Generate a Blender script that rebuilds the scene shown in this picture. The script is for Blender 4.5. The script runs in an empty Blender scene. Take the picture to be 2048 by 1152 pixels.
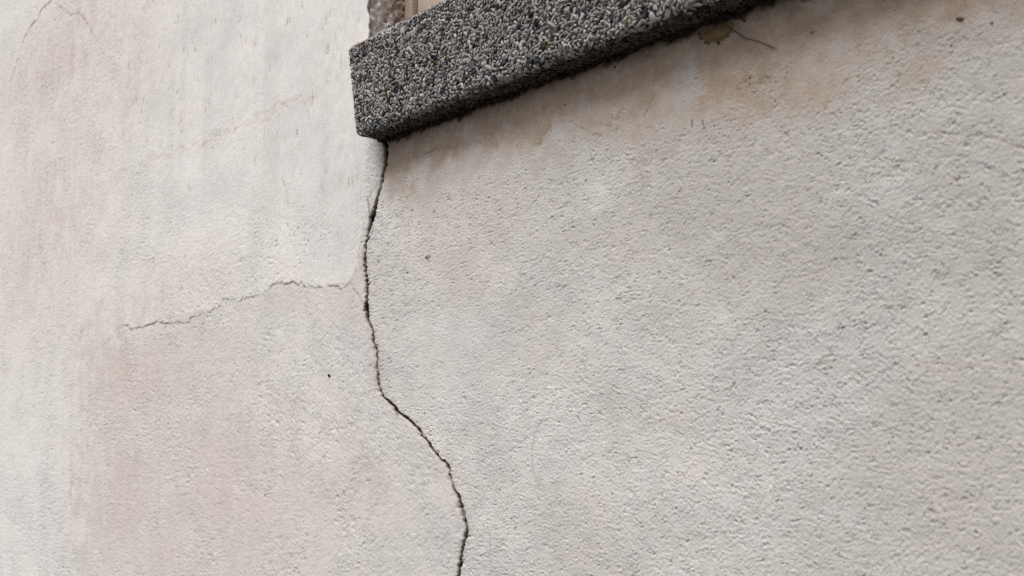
import bpy, bmesh, math, random
import numpy as np
from mathutils import Vector

sc = bpy.context.scene
COL = sc.collection

# ------------------------------------------------------------------ camera
F_PX = 2000.0                       # focal length in pixels of the 2048 px wide photograph
_a = np.array([-800 - 1024, 853 - 576, F_PX])          # direction of the wall's horizontals
_zx = 737 - 1024
_b = -(_a[0] * _zx + F_PX * F_PX) / _a[1]
AX = -_a / np.linalg.norm(_a)
AZ = np.array([_zx, _b, F_PX]); AZ /= np.linalg.norm(AZ)
AY = np.cross(AZ, AX)
R = np.array([AX, AY, AZ])          # camera axes (x right, y down, z forward) -> world
def ray(px, py):
    return R @ np.array([(px - 1024) / F_PX, (py - 576) / F_PX, 1.0])
CAM = np.array([0, 0, 1.75]) - 1.0 * ray(757, 276)
def at(px, py, y=0.0):
    """Point of the plane at depth y (0 = face of the wall) seen at that pixel of the photograph."""
    r = ray(px, py); t = (y - CAM[1]) / r[1]
    return CAM + t * r

cam_d = bpy.data.cameras.new('camera'); cam = bpy.data.objects.new('camera', cam_d); COL.objects.link(cam)
cam_d.sensor_width = 36.0; cam_d.lens = F_PX / 2048 * 36.0
cam_d.clip_start = 0.01; cam_d.clip_end = 500
M = np.eye(4); M[:3, 0] = R[:, 0]; M[:3, 1] = -R[:, 1]; M[:3, 2] = -R[:, 2]; M[:3, 3] = CAM
from mathutils import Matrix
cam.matrix_world = Matrix(M.tolist())
cam_d.dof.use_dof = True
cam_d.dof.focus_distance = 0.93
cam_d.dof.aperture_fstop = 9.0
sc.camera = cam

# ------------------------------------------------------------------ daylight
world = bpy.data.worlds.new('World'); sc.world = world; world.use_nodes = True
wn = world.node_tree.nodes; wl = world.node_tree.links; wn.clear()
SUN_EL, SUN_AZ = 62.0, 178.0        # azimuth in degrees, clockwise from +Y
sky = wn.new('ShaderNodeTexSky'); sky.sky_type = 'NISHITA'; sky.sun_disc = False
sky.sun_elevation = math.radians(SUN_EL); sky.sun_rotation = math.radians(SUN_AZ)
sky.air_density = 1.0; sky.dust_density = 4.0; sky.ozone_density = 1.0
hs = wn.new('ShaderNodeHueSaturation'); hs.inputs['Saturation'].default_value = 0.18
bg = wn.new('ShaderNodeBackground'); bg.inputs['Strength'].default_value = 0.075
wo = wn.new('ShaderNodeOutputWorld')
wl.new(sky.outputs[0], hs.inputs['Color']); wl.new(hs.outputs[0], bg.inputs['Color']); wl.new(bg.outputs[0], wo.inputs['Surface'])
sd = bpy.data.lights.new('sun', 'SUN'); sd.energy = 1.3; sd.angle = math.radians(30); sd.color = (1.0, 0.965, 0.92)
sun = bpy.data.objects.new('sun', sd); COL.objects.link(sun)
_az, _el = math.radians(SUN_AZ), math.radians(SUN_EL)
_dir = Vector((math.sin(_az) * math.cos(_el), math.cos(_az) * math.cos(_el), math.sin(_el)))   # towards the sun
sun.rotation_euler = _dir.to_track_quat('Z', 'Y').to_euler(); sun.location = (0, -4, 6)
vs = sc.view_settings
vs.view_transform = 'Standard'; vs.look = 'None'; vs.gamma = 1.0; vs.use_curve_mapping = False
vs.exposure = 1.06
sc.cycles.max_bounces = 6
sc.cycles.use_denoising = False

# ------------------------------------------------------------------ small helpers
def tag(o, label=None, cat=None, group=None, kind=None):
    if label: o['label'] = label
    if cat: o['category'] = cat
    if group: o['group'] = group
    if kind: o['kind'] = kind
    return o
def empty(name, loc=(0, 0, 0)):
    o = bpy.data.objects.new(name, None); o.location = loc; o.empty_display_size = 0.05
    COL.objects.link(o); return o
def link(name, me, mat=None, parent=None, smooth=True):
    o = bpy.data.objects.new(name, me); COL.objects.link(o)
    if mat is not None and not me.materials: me.materials.append(mat)
    if parent is not None:
        o.parent = parent; o.matrix_parent_inverse = Matrix.Translation(parent.location).inverted()
    if smooth: me.shade_smooth()
    return o
def mesh_np(name, verts, quads):
    me = bpy.data.meshes.new(name)
    v = np.ascontiguousarray(verts, dtype=np.float32).reshape(-1, 3)
    q = np.ascontiguousarray(quads, dtype=np.int32)
    n = q.shape[1]
    me.vertices.add(len(v)); me.vertices.foreach_set('co', v.ravel())
    me.loops.add(q.size); me.loops.foreach_set('vertex_index', q.ravel())
    me.polygons.add(len(q)); me.polygons.foreach_set('loop_start', np.arange(0, q.size, n, dtype=np.int32))
    me.update(calc_edges=True)
    return me
def colour_attr(me, name, rgb):
    a = me.attributes.new(name, 'FLOAT_COLOR', 'POINT')
    c = np.ones((len(me.vertices), 4), np.float32); c[:, :3] = rgb
    a.data.foreach_set('color', c.ravel())

# noise tiles (band-pass filtered white noise, periodic), sampled bilinearly in metres
class Tile:
    def __init__(self, seed, lam, pitch, n=1024, aniso=1.0, angle=0.0, bw=0.45, low=False):
        rng = np.random.default_rng(seed)
        w = np.fft.rfft2(rng.standard_normal((n, n)).astype(np.float32))
        ky = np.fft.fftfreq(n, pitch)[:, None]; kx = np.fft.rfftfreq(n, pitch)[None, :]
        ca, sa = math.cos(angle), math.sin(angle)
        u = (kx * ca + ky * sa) * aniso; v = -kx * sa + ky * ca
        k = np.hypot(u, v) * lam
        if low: flt = 1.0 / (1.0 + k ** 2) ** 1.1          # fractal down from lam
        else: flt = np.exp(-(np.log(np.maximum(k, 1e-6)) / bw) ** 2)
        flt = flt.copy(); flt[0, 0] = 0
        t = np.fft.irfft2(w * flt, s=(n, n))
        self.t = ((t - t.mean()) / t.std()).astype(np.float32); self.p = pitch; self.n = n
    def __call__(self, x, z):
        fx = x / self.p; fz = z / self.p
        ix = np.floor(fx).astype(np.int64); iz = np.floor(fz).astype(np.int64)
        ax = (fx - ix).astype(np.float32); az = (fz - iz).astype(np.float32)
        n = self.n; i0 = ix % n; i1 = (ix + 1) % n; j0 = iz % n; j1 = (iz + 1) % n; t = self.t
        return (t[j0, i0] * (1 - ax) + t[j0, i1] * ax) * (1 - az) + (t[j1, i0] * (1 - ax) + t[j1, i1] * ax) * az
def smooth(a, b, x):
    t = np.clip((x - a) / (b - a), 0, 1); return t * t * (3 - 2 * t)
def wall_pts(px):
    p = np.array([at(*q) for q in px]); return p[:, [0, 2]]
def dist_line(x, z, pts, reach=0.03):
    """distance to an open polyline and the position along it (0..1); far points get 1.0"""
    d = np.full(x.shape, 1.0, np.float32); s = np.zeros(x.shape, np.float32)
    seg = len(pts) - 1
    m = (x > pts[:, 0].min() - reach) & (x < pts[:, 0].max() + reach) & (z > pts[:, 1].min() - reach) & (z < pts[:, 1].max() + reach)
    xs, zs = x[m], z[m]; dd = d[m]; ss = s[m]
    for i in range(seg):
        a, b = pts[i], pts[i + 1]; e = b - a; L = max(e @ e, 1e-12)
        t = np.clip(((xs - a[0]) * e[0] + (zs - a[1]) * e[1]) / L, 0, 1)
        q = np.hypot(xs - a[0] - t * e[0], zs - a[1] - t * e[1])
        k = q < dd; dd = np.where(k, q, dd); ss = np.where(k, (i + t) / seg, ss)
    d[m] = dd; s[m] = ss
    return d, s
def in_poly(x, z, pts):
    order = np.argsort(z, kind='stable'); zs = z[order]; xs = x[order]
    ins = np.zeros(x.shape, bool); n = len(pts); j = n - 1
    for i in range(n):
        xi, zi = pts[i]; xj, zj = pts[j]; j = i
        if zi == zj: continue
        k0, k1 = np.searchsorted(zs, [min(zi, zj), max(zi, zj)], side='left')
        ins[k0:k1] ^= xs[k0:k1] < (xj - xi) * (zs[k0:k1] - zi) / (zj - zi) + xi
    out = np.zeros(x.shape, bool); out[order] = ins
    return out
def blob(x, z, px, py, rx, ry):
    c = at(px, py); ex = abs(at(px + rx, py)[0] - at(px - rx, py)[0]) / 2; ez = abs(at(px, py + ry)[2] - at(px, py - ry)[2]) / 2
    # horizontals of the wall climb in the picture, so blobs are measured in wall metres
    return np.exp(-(((x - c[0]) / ex) ** 2 + ((z - c[2]) / ez) ** 2))
def jag(pts, seed, step, amp):
    """roughen a polyline: resample and push points about"""
    rng = np.random.default_rng(seed); out = [pts[0]]
    for a, b in zip(pts[:-1], pts[1:]):
        L = np.hypot(*(b - a)); n = max(1, int(L / step)); nrm = np.array([-(b - a)[1], (b - a)[0]]) / max(L, 1e-9)
        for k in range(1, n + 1):
            p = a + (b - a) * k / n
            if k < n: p = p + nrm * rng.normal(0, amp)
            out.append(p)
    return np.array(out)

# ------------------------------------------------------------------ materials
def new_mat(name):
    m = bpy.data.materials.new(name); m.use_nodes = True
    nt = m.node_tree; b = nt.nodes['Principled BSDF']
    b.inputs['Specular IOR Level'].default_value = 0.25
    return m, nt.nodes, nt.links, b
def mixc(n, l, fac, a, b, mode='MIX'):
    x = n.new('ShaderNodeMix'); x.data_type = 'RGBA'; x.blend_type = mode
    for sock, v in ((x.inputs[0], fac), (x.inputs[6], a), (x.inputs[7], b)):
        if hasattr(v, 'links') or isinstance(v, bpy.types.NodeSocket): l.new(v, sock)
        elif isinstance(v, (int, float)): sock.default_value = v
        else: sock.default_value = (*v, 1)
    return x.outputs[2]
def noise(n, l, scale, detail=4, rough=0.55, vec=None, stretch=None):
    t = n.new('ShaderNodeTexNoise'); t.inputs['Scale'].default_value = scale
    t.inputs['Detail'].default_value = detail; t.inputs['Roughness'].default_value = rough
    tc = n.new('ShaderNodeTexCoord'); v = tc.outputs['Object']
    if stretch:
        mp = n.new('ShaderNodeMapping'); mp.inputs['Scale'].default_value = stretch; l.new(v, mp.inputs[0]); v = mp.outputs[0]
    l.new(v, t.inputs['Vector'])
    return t.outputs[0]
def ramp(n, l, v, a, b, ca=0.0, cb=1.0):
    r = n.new('ShaderNodeMapRange'); r.inputs[1].default_value = a; r.inputs[2].default_value = b
    r.inputs[3].default_value = ca; r.inputs[4].default_value = cb; l.new(v, r.inputs[0]); return r.outputs[0]

def plaster_material():
    m, n, l, b = new_mat('lime plaster')
    at1 = n.new('ShaderNodeAttribute'); at1.attribute_name = 'wear'       # r pink wash, g brown stain, b white coat
    at2 = n.new('ShaderNodeAttribute'); at2.attribute_name = 'dirt'       # r dirt in pits, g dark grime, b grey weathering plus painted light falloff
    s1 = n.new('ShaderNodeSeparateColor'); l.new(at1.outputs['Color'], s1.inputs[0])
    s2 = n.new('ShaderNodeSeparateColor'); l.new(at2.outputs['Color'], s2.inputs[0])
    n1 = noise(n, l, 260, 3, 0.6); n2 = noise(n, l, 55, 4, 0.6); n3 = noise(n, l, 9, 5, 0.6)
    base = mixc(n, l, ramp(n, l, n3, 0.35, 0.65), (0.598, 0.579, 0.560), (0.570, 0.558, 0.544))
    base = mixc(n, l, s1.outputs[2], base, (0.742, 0.722, 0.706))
    base = mixc(n, l, s1.outputs[0], base, (0.585, 0.500, 0.462))
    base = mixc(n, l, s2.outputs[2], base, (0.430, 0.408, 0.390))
    stain_shade = mixc(n, l, ramp(n, l, n2, 0.3, 0.7), (0.345, 0.268, 0.208), (0.415, 0.330, 0.265))
    base = mixc(n, l, s1.outputs[1], base, stain_shade)
    base = mixc(n, l, s2.outputs[0], base, (0.270, 0.190, 0.120))
    base = mixc(n, l, s2.outputs[1], base, (0.045, 0.034, 0.026))
    gr = mixc(n, l, 1.0, base, mixc(n, l, ramp(n, l, n1, 0.3, 0.7), (0.94, 0.93, 0.92), (1.0, 1.0, 1.0)), 'MULTIPLY')
    gr = mixc(n, l, 1.0, gr, mixc(n, l, ramp(n, l, n2, 0.3, 0.7), (0.95, 0.94, 0.93), (1.0, 1.0, 1.0)), 'MULTIPLY')
    l.new(gr, b.inputs['Base Color']); b.inputs['Roughness'].default_value = 0.92
    b.inputs['Specular IOR Level'].default_value = 0.12
    bp = n.new('ShaderNodeBump'); bp.inputs['Distance'].default_value = 0.0011
    ar = n.new('ShaderNodeAttribute'); ar.attribute_name = 'roughness'
    l.new(ramp(n, l, ar.outputs['Fac'], 0.0, 0.8, 0.10, 0.50), bp.inputs['Strength'])
    l.new(noise(n, l, 480, 4, 0.62), bp.inputs['Height']); l.new(bp.outputs[0], b.inputs['Normal'])
    return m
MAT_PLASTER = plaster_material()

def rough_mat(name, c1, c2, scale, bump=0.0008, rough=0.9, c3=None, attr=None):
    m, n, l, b = new_mat(name)
    col = mixc(n, l, ramp(n, l, noise(n, l, scale, 6, 0.65), 0.36, 0.64), c1, c2)
    if c3: col = mixc(n, l, ramp(n, l, noise(n, l, scale * 0.35, 4, 0.6), 0.5, 0.62), col, c3)
    l.new(col, b.inputs['Base Color']); b.inputs['Roughness'].default_value = rough
    bp = n.new('ShaderNodeBump'); bp.inputs['Strength'].default_value = 0.6; bp.inputs['Distance'].default_value = bump
    l.new(noise(n, l, scale * 3, 5, 0.7), bp.inputs['Height']); l.new(bp.outputs[0], b.inputs['Normal'])
    return m
MAT_CRACK = rough_mat('broken mortar', (0.030, 0.024, 0.019), (0.060, 0.047, 0.037), 300)
MAT_JAMB = rough_mat('weathered stone reveal', (0.27, 0.19, 0.14), (0.44, 0.34, 0.27), 95, 0.0015, c3=(0.13, 0.085, 0.06))
MAT_MORTAR = rough_mat('pinkish mortar', (0.56, 0.49, 0.43), (0.46, 0.39, 0.34), 160)
MAT_MATRIX = rough_mat('cement matrix', (0.060, 0.050, 0.042), (0.125, 0.105, 0.090), 300, 0.0012)
MAT_FRAME = rough_mat('beige painted wood', (0.39, 0.31, 0.25), (0.45, 0.365, 0.30), 60, 0.0003, 0.6)
MAT_GROUND = rough_mat('worn paving', (0.05, 0.046, 0.043), (0.075, 0.069, 0.063), 14, 0.002)
MAT_ROOT = rough_mat('dry brown stem', (0.075, 0.040, 0.024), (0.12, 0.066, 0.04), 300)
MAT_REDROOT = rough_mat('reddish rootlet', (0.36, 0.20, 0.14), (0.42, 0.26, 0.19), 300)
MAT_PALEROOT = rough_mat('pale fibre', (0.42, 0.32, 0.22), (0.50, 0.39, 0.28), 300)
MAT_DARK = rough_mat('dark dirt', (0.022, 0.018, 0.015), (0.05, 0.042, 0.034), 500)
MAT_SCAB = rough_mat('ochre scab', (0.15, 0.105, 0.055), (0.23, 0.165, 0.09), 220)
MAT_RUST = rough_mat('rust orange', (0.30, 0.10, 0.03), (0.22, 0.07, 0.03), 300)
MAT_WEB = rough_mat('grey web', (0.30, 0.29, 0.28), (0.20, 0.19, 0.185), 500)

def stone_material(name, attr):
    m, n, l, b = new_mat(name)
    if attr:
        a = n.new('ShaderNodeAttribute'); a.attribute_name = 'stone_colour'; c = a.outputs['Color']
    else:
        a = n.new('ShaderNodeObjectInfo'); c = a.outputs['Color']
    v = ramp(n, l, noise(n, l, 420, 4, 0.6), 0.3, 0.7, 0.78, 1.08)
    x = n.new('ShaderNodeVectorMath'); x.operation = 'SCALE'; l.new(c, x.inputs[0]); l.new(v, x.inputs['Scale'])
    l.new(x.outputs[0], b.inputs['Base Color']); b.inputs['Roughness'].default_value = 0.72
    bp = n.new('ShaderNodeBump'); bp.inputs['Strength'].default_value = 0.4; bp.inputs['Distance'].default_value = 0.0003
    l.new(noise(n, l, 900, 3, 0.6), bp.inputs['Height']); l.new(bp.outputs[0], b.inputs['Normal'])
    return m
MAT_STONES = stone_material('aggregate stones', True)
MAT_PEBBLE = stone_material('pebbles', False)

# ------------------------------------------------------------------ the wall's outlines (traced on the wall plane, in metres)
CRACK_PX = [(765,268,7.5),(766,277,8),(770,290,7.5),(772.7,306,7),(770,329,6),(765,352,4.5),(760.5,378,4.5),(754,397,5),(749,417,5.5),(744,433,13),
 (742,441,11),(739.4,451,6.5),(735.6,468,4.5),(731,489,4.5),(729,512,4.2),(730.3,535,4.2),(732.2,554,4.2),(734,581,4.5),(733.3,600,4.8),(731.8,619,8),
 (734.5,638,5),(739.4,651,4.2),(745,661,4.2),(747.3,683,4),(752.5,698,4),(754.7,720,4),(753.8,744,3.8),(756,763,4),(760.3,783,4.2),(765.6,793,4.4),
 (776.5,802.5,6.5),(788.7,813.5,7),(791.7,821,6.5),(809,833,8),(824.4,846,7.5),(837.5,859,7.5),(844,872,6.5),(857,885,7),(863.6,898,7),(874.5,911.5,7.5),
 (885.4,923,8),(892.8,926.5,7),(898.5,942,5.5),(902,961.5,5.5),(906.3,979,5.5),(914.6,988,6.5),(919,1003,5.5),(923.7,1020,6.5),(927.7,1036,6),
 (932.5,1051,5),(934.2,1064,4.5),(929,1081,4.2),(924.6,1099,4.4),(921,1120,4.6),(916.8,1151,4.6),(908,1190,4.6),(914,1230,4.4),(905,1290,4.2),(892,1360,3),(890,1420,0.6)]
cp = np.array([at(p[0], p[1]) for p in CRACK_PX]); cz = cp[:, 2]; cx = cp[:, 0]
cw = np.array([abs(at(p[0] + p[2] / 2, p[1])[0] - at(p[0] - p[2] / 2, p[1])[0]) for p in CRACK_PX])
o_ = np.argsort(cz); cz, cx, cw = cz[o_], cx[o_], cw[o_]
_rng = np.random.default_rng(5)
_zz = np.linspace(cz[0], cz[-1], 900)
_j1 = np.interp(_zz, np.linspace(cz[0], cz[-1], 330), _rng.normal(0, 0.0006, 330)); _j2 = np.interp(_zz, np.linspace(cz[0], cz[-1], 420), _rng.normal(0, 0.00040, 420))
_wv = np.clip(1 + np.interp(_zz, np.linspace(cz[0], cz[-1], 70), _rng.normal(0, 0.18, 70)), 0.72, 1.5)
_env = np.minimum(1, np.interp(_zz, cz, cw) / 0.002)
def crack_edges(z):
    c = np.interp(z, cz, cx); w = np.interp(z, cz, cw) / 2 * (1.36 - 0.34 * smooth(at(735, 600)[2], at(740, 470)[2], z)) * np.interp(z, _zz, _wv)
    j1 = np.interp(z, _zz, _j1 * _env); j2 = np.interp(z, _zz, _j2 * _env)
    lo = c - w + j1 - j2; hi = c + w + j1 + j2
    mid = (lo + hi) / 2
    return np.minimum(lo, mid - 1e-5), np.maximum(hi, mid + 1e-5)

SILL_P = 0.0285                                    # how far the sill stands out
SILL_T, SILL_B = at(790, 46.5, -SILL_P)[2], at(1100, 123, -SILL_P)[2]
X_JAMB = at(737, 0)[0]; SILL_MID = 0.5 * (SILL_T + SILL_B)
WIN_W = 1.05; X_WIN = X_JAMB + WIN_W; Z_TOP = 2.95; X_LEFT = -2.2; X_RIGHT = 1.9; Z_HEAD = 2.62
COAT = wall_pts([(737,280),(735,330),(737,420),(726,451),(718,504),(711,543),(702,564),(687,576),(672,573),(655,570),(649,579),(635,574),(621,572),
  (607,572),(592,567),(575,568),(560,566),(548,569),(532,581),(517,590),(498,595),(478,602),(464,600),(452,597),(437,614),(423,624),(404,629),(385,635),(376,645),(360,645),(341,648),(322,647),
  (312,643),(299,650),(287,654),(267,657),(250,651),(236,656),(221,676),(204,690),(187,700),(158,712),(152,820),(158,960),(165,1100),(160,1300)])
COAT = jag(COAT, 3, 0.0045, 0.0014)
LIP = COAT[1:int(np.argmin(np.hypot(*(COAT - wall_pts([(236, 656)])[0]).T))) + 1]
COAT = np.vstack([COAT, [[COAT[-1, 0], -0.5], [-4.0, -0.5], [-4.0, 4.0], [X_JAMB, 4.0]]])
LIPS = LIP[np.argsort(LIP[:, 0])]
HAIR = [  # hairline cracks: points, depth in mm, darkness
 ([(105,0),(84,18),(77,32),(70,44),(60,56),(47,77),(41,105),(32,130),(18,172)], 1.9, 1.1),
 ([(109,4),(130,21),(141,30),(158,26),(172,42),(183,63),(192,81)], 1.1, 0.6),
 ([(1715,285),(1747,273),(1769,268.6),(1785,270)], 0.4, 0.2),
 ([(1822,279),(1852,268),(1879,265),(1895,269),(1922,269),(1949,276),(1978,274.5),(2011,285),(2032,293),(2048,297),(2085,312)], 0.4, 0.22),
 ([(1116,239.5),(1132,245),(1146,243.5),(1159,255.6),(1178,268),(1200,270.5),(1209,276)], 0.5, 0.55),
 ([(837,305),(860,305),(867,300),(890,297),(902,296),(911,301)], 0.5, 0.6),
 ([(925,270),(950,266),(985,273),(1000,284)], 0.4, 0.4),
 ([(735,395),(737,412),(738,424),(743,434)], 1.2, 0.9),
 ([(734,330),(731,352),(734,390)], 0.5, 0.35),
 ([(739,371),(750,374),(762,374)], 0.6, 0.4),
 ([(702,564),(706,576),(716.5,588.6),(722,600),(730,616)], 0.8, 0.6),
 ([(565,358),(571,372),(575,385),(578,412)], 0.5, 0.5), ([(598,280),(590,300),(583,318)], 0.4, 0.4),
 ([(640,372),(648,384),(655,410)], 0.3, 0.3),
 ([(1600,555),(1700,522),(1716,510)], 0.4, 0.12),
]
HAIR = [(jag(wall_pts(p), 50 + i, 0.004, 0.0007), d, k) for i, (p, d, k) in enumerate(HAIR)]
RIDGE = wall_pts([(205,372),(250,342),(330,308),(420,275),(490,243),(550,214),(610,188),(640,175),(672,158)])

# noise fields
T_grain = Tile(11, 0.0034, 0.0006, 2048, bw=0.62)
T_grainL = Tile(23, 0.0052, 0.0008, 2048, bw=0.60)
T_grain2 = Tile(12, 0.0018, 0.0004, 2048, bw=0.5)
T_clump = Tile(25, 0.017, 0.002, 1024, bw=0.9)
T_wx = Tile(26, 0.004, 0.0008, 1024, bw=0.6)
T_wz = Tile(27, 0.004, 0.0008, 1024, bw=0.6)
T_trowel = Tile(13, 0.0030, 0.0006, 2048, aniso=5.0, angle=0.05, bw=0.8)
T_bump = Tile(22, 0.0085, 0.0012, 2048, aniso=1.4, bw=0.7)
T_drip = Tile(14, 0.0050, 0.0010, 2048, aniso=8.0, angle=math.pi / 2, bw=0.55)
T_streak = Tile(24, 0.15, 0.0025, 2048, aniso=9.0, angle=math.pi / 2, bw=0.9)
T_scr = Tile(28, 0.0026, 0.0006, 2048, aniso=9.0, angle=0.03, bw=0.7)
T_mid = Tile(15, 0.021, 0.003, 1024, bw=0.6)
T_roll = Tile(16, 0.11, 0.010, 512, bw=0.6)
T_zone = Tile(17, 0.16, 0.010, 512, low=True)
T_zone2 = Tile(18, 0.045, 0.004, 1024, low=True)
T_pit = Tile(19, 0.0042, 0.0008, 2048, aniso=1.6, bw=0.5)
T_wave = Tile(20, 0.06, 0.004, 1024, low=True)
T_fine = Tile(21, 0.010, 0.0015, 1024, low=True)

def wall_fields(x, z):
    """relief (metres, + = towards the street) and colour masks of the plaster at wall points"""
    x = x.astype(np.float64); z = z.astype(np.float64)
    zn = T_zone(x, z); zn2 = T_zone2(x, z); wv = T_wave(x, z); fn = T_fine(x, z)
    inside = in_poly(x, z, COAT)
    dl, sl = dist_line(x, z, LIP, 0.2)
    coat = inside.astype(np.float32)
    coat_soft = np.where(inside, np.clip(0.5 + dl / 0.03, 0, 1), np.clip(0.5 - dl / 0.03, 0, 1))
    far_l = smooth(at(260, 600)[0], at(120, 600)[0], x)          # the coat feathers out to the left
    under = SILL_B - z                                           # distance below the sill
    lo, hi = crack_edges(z); right = (x > 0.5 * (lo + hi)).astype(np.float64)
    # --- how rough each area is
    smooth_band = right * (1 - smooth(0.030, 0.075, under + 0.010 * zn2 + 0.012 * wv)) * (1 - 0.35 * smooth(0.42, 0.62, x))
    up_left = inside * smooth(at(0, 500)[2], at(0, 330)[2], z + 0.04 * zn + 0.0 * x) * smooth(at(190, 300)[0], at(300, 300)[0], x + 0.03 * zn2)
    near_l = inside * np.clip(blob(x, z, 670, 400, 55, 170) + blob(x, z, 470, 90, 190, 150) + blob(x, z, 620, 290, 110, 90) + 0.8 * blob(x, z, 640, 60, 90, 110) + 0.5 * blob(x, z, 400, 360, 110, 80), 0, 1)
    patchy = smooth(0.9, -1.3, zn + 0.5 * zn2)
    rough = np.clip(0.55 + 0.55 * patchy + right * (0.32 - 0.25 * patchy) - 0.85 * smooth_band, 0.08, 1.25)
    rough = np.where(inside, np.clip(rough * (1 - 0.93 * np.clip(1.15 * near_l + 0.40 * up_left, 0, 1)) * 1.1, 0.06, 1.3), np.where(x < 0, rough * 1.15, rough))
    rough = np.maximum(rough, 1.0 * blob(x, z, 610, 460, 70, 60)); rough = np.maximum(rough, 0.9 * blob(x, z, 450, 720, 160, 110))
    rough *= 1 - 0.55 * blob(x, z, 900, 700, 120, 90)
    tro = right * np.clip(blob(x, z, 1250, 560, 330, 130) + 0.9 * blob(x, z, 1750, 300, 420, 150) + 0.6 * blob(x, z, 1020, 880, 160, 90), 0, 1)
    # --- relief in millimetres
    wl_ = smooth(-0.05, -0.5, x); qx = x + 0.0007 * T_wx(x, z); qz = z + 0.0006 * T_wz(x, z)
    g = (T_grain(qx, qz) * (1 - wl_) + T_grainL(qx, qz) * wl_) / np.sqrt(wl_ ** 2 + (1 - wl_) ** 2); g2 = T_grain2(qx + 0.3, qz); tr = T_trowel(x + 0.0008 * T_wx(x, z), z + 0.0009 * T_wz(x, z) + 0.004 * wv)
    clump = np.clip(0.86 + 0.34 * T_clump(x, z), 0.2, 1.8)
    gr = (g * 0.80 + g2 * 0.34 * (1 - 0.6 * wl_) + 0.28 * T_bump(qx, qz)) * clump
    gr = 2.1 * (1.25 - np.exp(-0.36 * np.clip(gr, -3.5, 4)))
    trn = 1.3 * (1.25 - np.exp(-0.5 * np.clip(tr, -3.2, 4))) * np.clip(clump, 0.4, 1.4)
    h = rough * (0.36 - 0.04 * right) * ((1 - 0.5 * tro) * gr + 0.75 * tro * trn)
    h += 0.075 * T_mid(x, z) * (0.35 + 0.65 * rough) + 0.22 * T_roll(x, z)
    pit = T_pit(x, z); pd = np.clip(pit + 0.35 * zn2 - 2.5, 0, 1.2) * np.clip(rough + 0.1, 0, 1)
    h -= (0.75 - 0.3 * right) * pd
    dr = T_drip(x, z)
    drip = np.clip(up_left + near_l, 0, 1)
    h += drip * 0.16 * np.where(dr < -0.6, dr * 1.3, dr * 0.7)
    sc_ = np.clip(-dr - 1.95 + 0.3 * zn2, 0, 1) * drip; h -= 0.6 * sc_
    h += 0.05 * T_grain2(x, z)
    h -= 0.22 * np.clip(-T_scr(x, z + 0.003 * wv) - 1.45, 0, 1.2) * np.clip(tro + 0.35 * right * (1 - smooth_band), 0, 1)
    # coat step with its chipped lip, and the crease across the upper left
    step = coat * (1 - far_l) * 0.32 * smooth(at(725, 500)[0], at(690, 600)[0], x)
    h += step
    curl = np.exp(-(dl / 0.010) ** 2) * (1 - far_l)
    lipmod = smooth(at(725, 500)[0], at(690, 600)[0], x) * np.clip(0.55 + 0.6 * zn2, 0, 1.3)
    h += np.where(inside, 0.22 * curl, -0.05 * curl) * lipmod
    dr_, sr = dist_line(x, z, RIDGE, 0.05)
    side = z - np.interp(x, RIDGE[:, 0], RIDGE[:, 1])
    rid = (np.abs(dr_) < 0.05) * np.maximum(np.sin(np.clip(sr, 0, 1) * math.pi), 0) ** 0.5
    h += rid * np.clip(0.6 + 0.6 * fn, 0, 1.5) * (0.20 * np.exp(-((side - 0.004 + 0.004 * zn2) / 0.006) ** 2) - 0.25 * np.exp(-((side + 0.003 + 0.004 * zn2) / 0.0035) ** 2))
    # the two sides of the crack
    lo, hi = crack_edges(z)
    dc = np.where(x < 0.5 * (lo + hi), lo - x, x - hi); dc = np.maximum(dc, 0)
    below = z < SILL_B + 0.03
    h -= below * np.clip(0.7 + 0.5 * fn, 0, 1.6) * 0.28 * np.exp(-dc / 0.0008)
    chip = below * smooth(0.75, 1.15, T_fine(x * 1.4 + 0.7, z * 1.4) + 0.5 * T_clump(x, z)) * np.exp(-(dc / 0.0034) ** 4)
    h -= 0.9 * chip
    hair_dark = np.zeros_like(h, dtype=np.float32)
    for pts, dep, dark in HAIR:
        d, s = dist_line(x, z, pts, 0.012)
        taper = np.clip(np.minimum(s, 1 - s) * 9 + 0.25, 0, 1)
        wd = 0.00085 + 0.0006 * np.clip((0.1 - x) / 1.3, 0, 1)
        a = np.exp(-(d / wd) ** 2) * taper * np.clip(0.62 + 0.45 * fn + 0.35 * zn2, 0.05, 1.1)
        h -= 0.75 * dep * a; hair_dark = np.maximum(hair_dark, dark * a)
    wd = 0.0008 + 0.0005 * np.clip((0.1 - x) / 1.3, 0, 1)
    la = np.exp(-(dl / wd) ** 2) * np.clip(0.50 + 0.5 * fn + 0.55 * zn2, 0.0, 1.1) * smooth(at(738, 500)[0], at(712, 560)[0], x) * (1 - 0.7 * far_l)
    h -= 0.55 * la; hair_dark = np.maximum(hair_dark, 0.62 * la)
    # --- colour masks
    # colour of the coat: crisp at the chipped lip, feathered where it was brushed out on the left
    feather = smooth(-0.17, 0.15, (at(150, 850)[0] - x) + 0.045 * zn2 + 0.035 * wv + 0.012 * fn + 0.02 * T_drip(x * 0.15, z * 0.15))
    cm = np.where(z > at(187, 700)[2] + 0.03, inside.astype(np.float64), feather * (x < -0.3))
    cm = np.where((np.abs(z - at(187, 700)[2]) < 0.16) & (x < at(300, 640)[0]), np.maximum(feather, smooth(-0.05, 0.05, (z - np.interp(x, LIPS[:, 0], LIPS[:, 1])) + 0.02 * zn2)), cm)
    white = cm * np.clip(0.80 + 0.15 * zn, 0.3, 1) + (1 - cm) * np.clip(0.10 + 0.26 * smooth(0.0, -0.1, x) + 0.14 * zn2, 0, 0.6)
    wx = x + 0.012 * wv; wz = z + 0.012 * zn2
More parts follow.
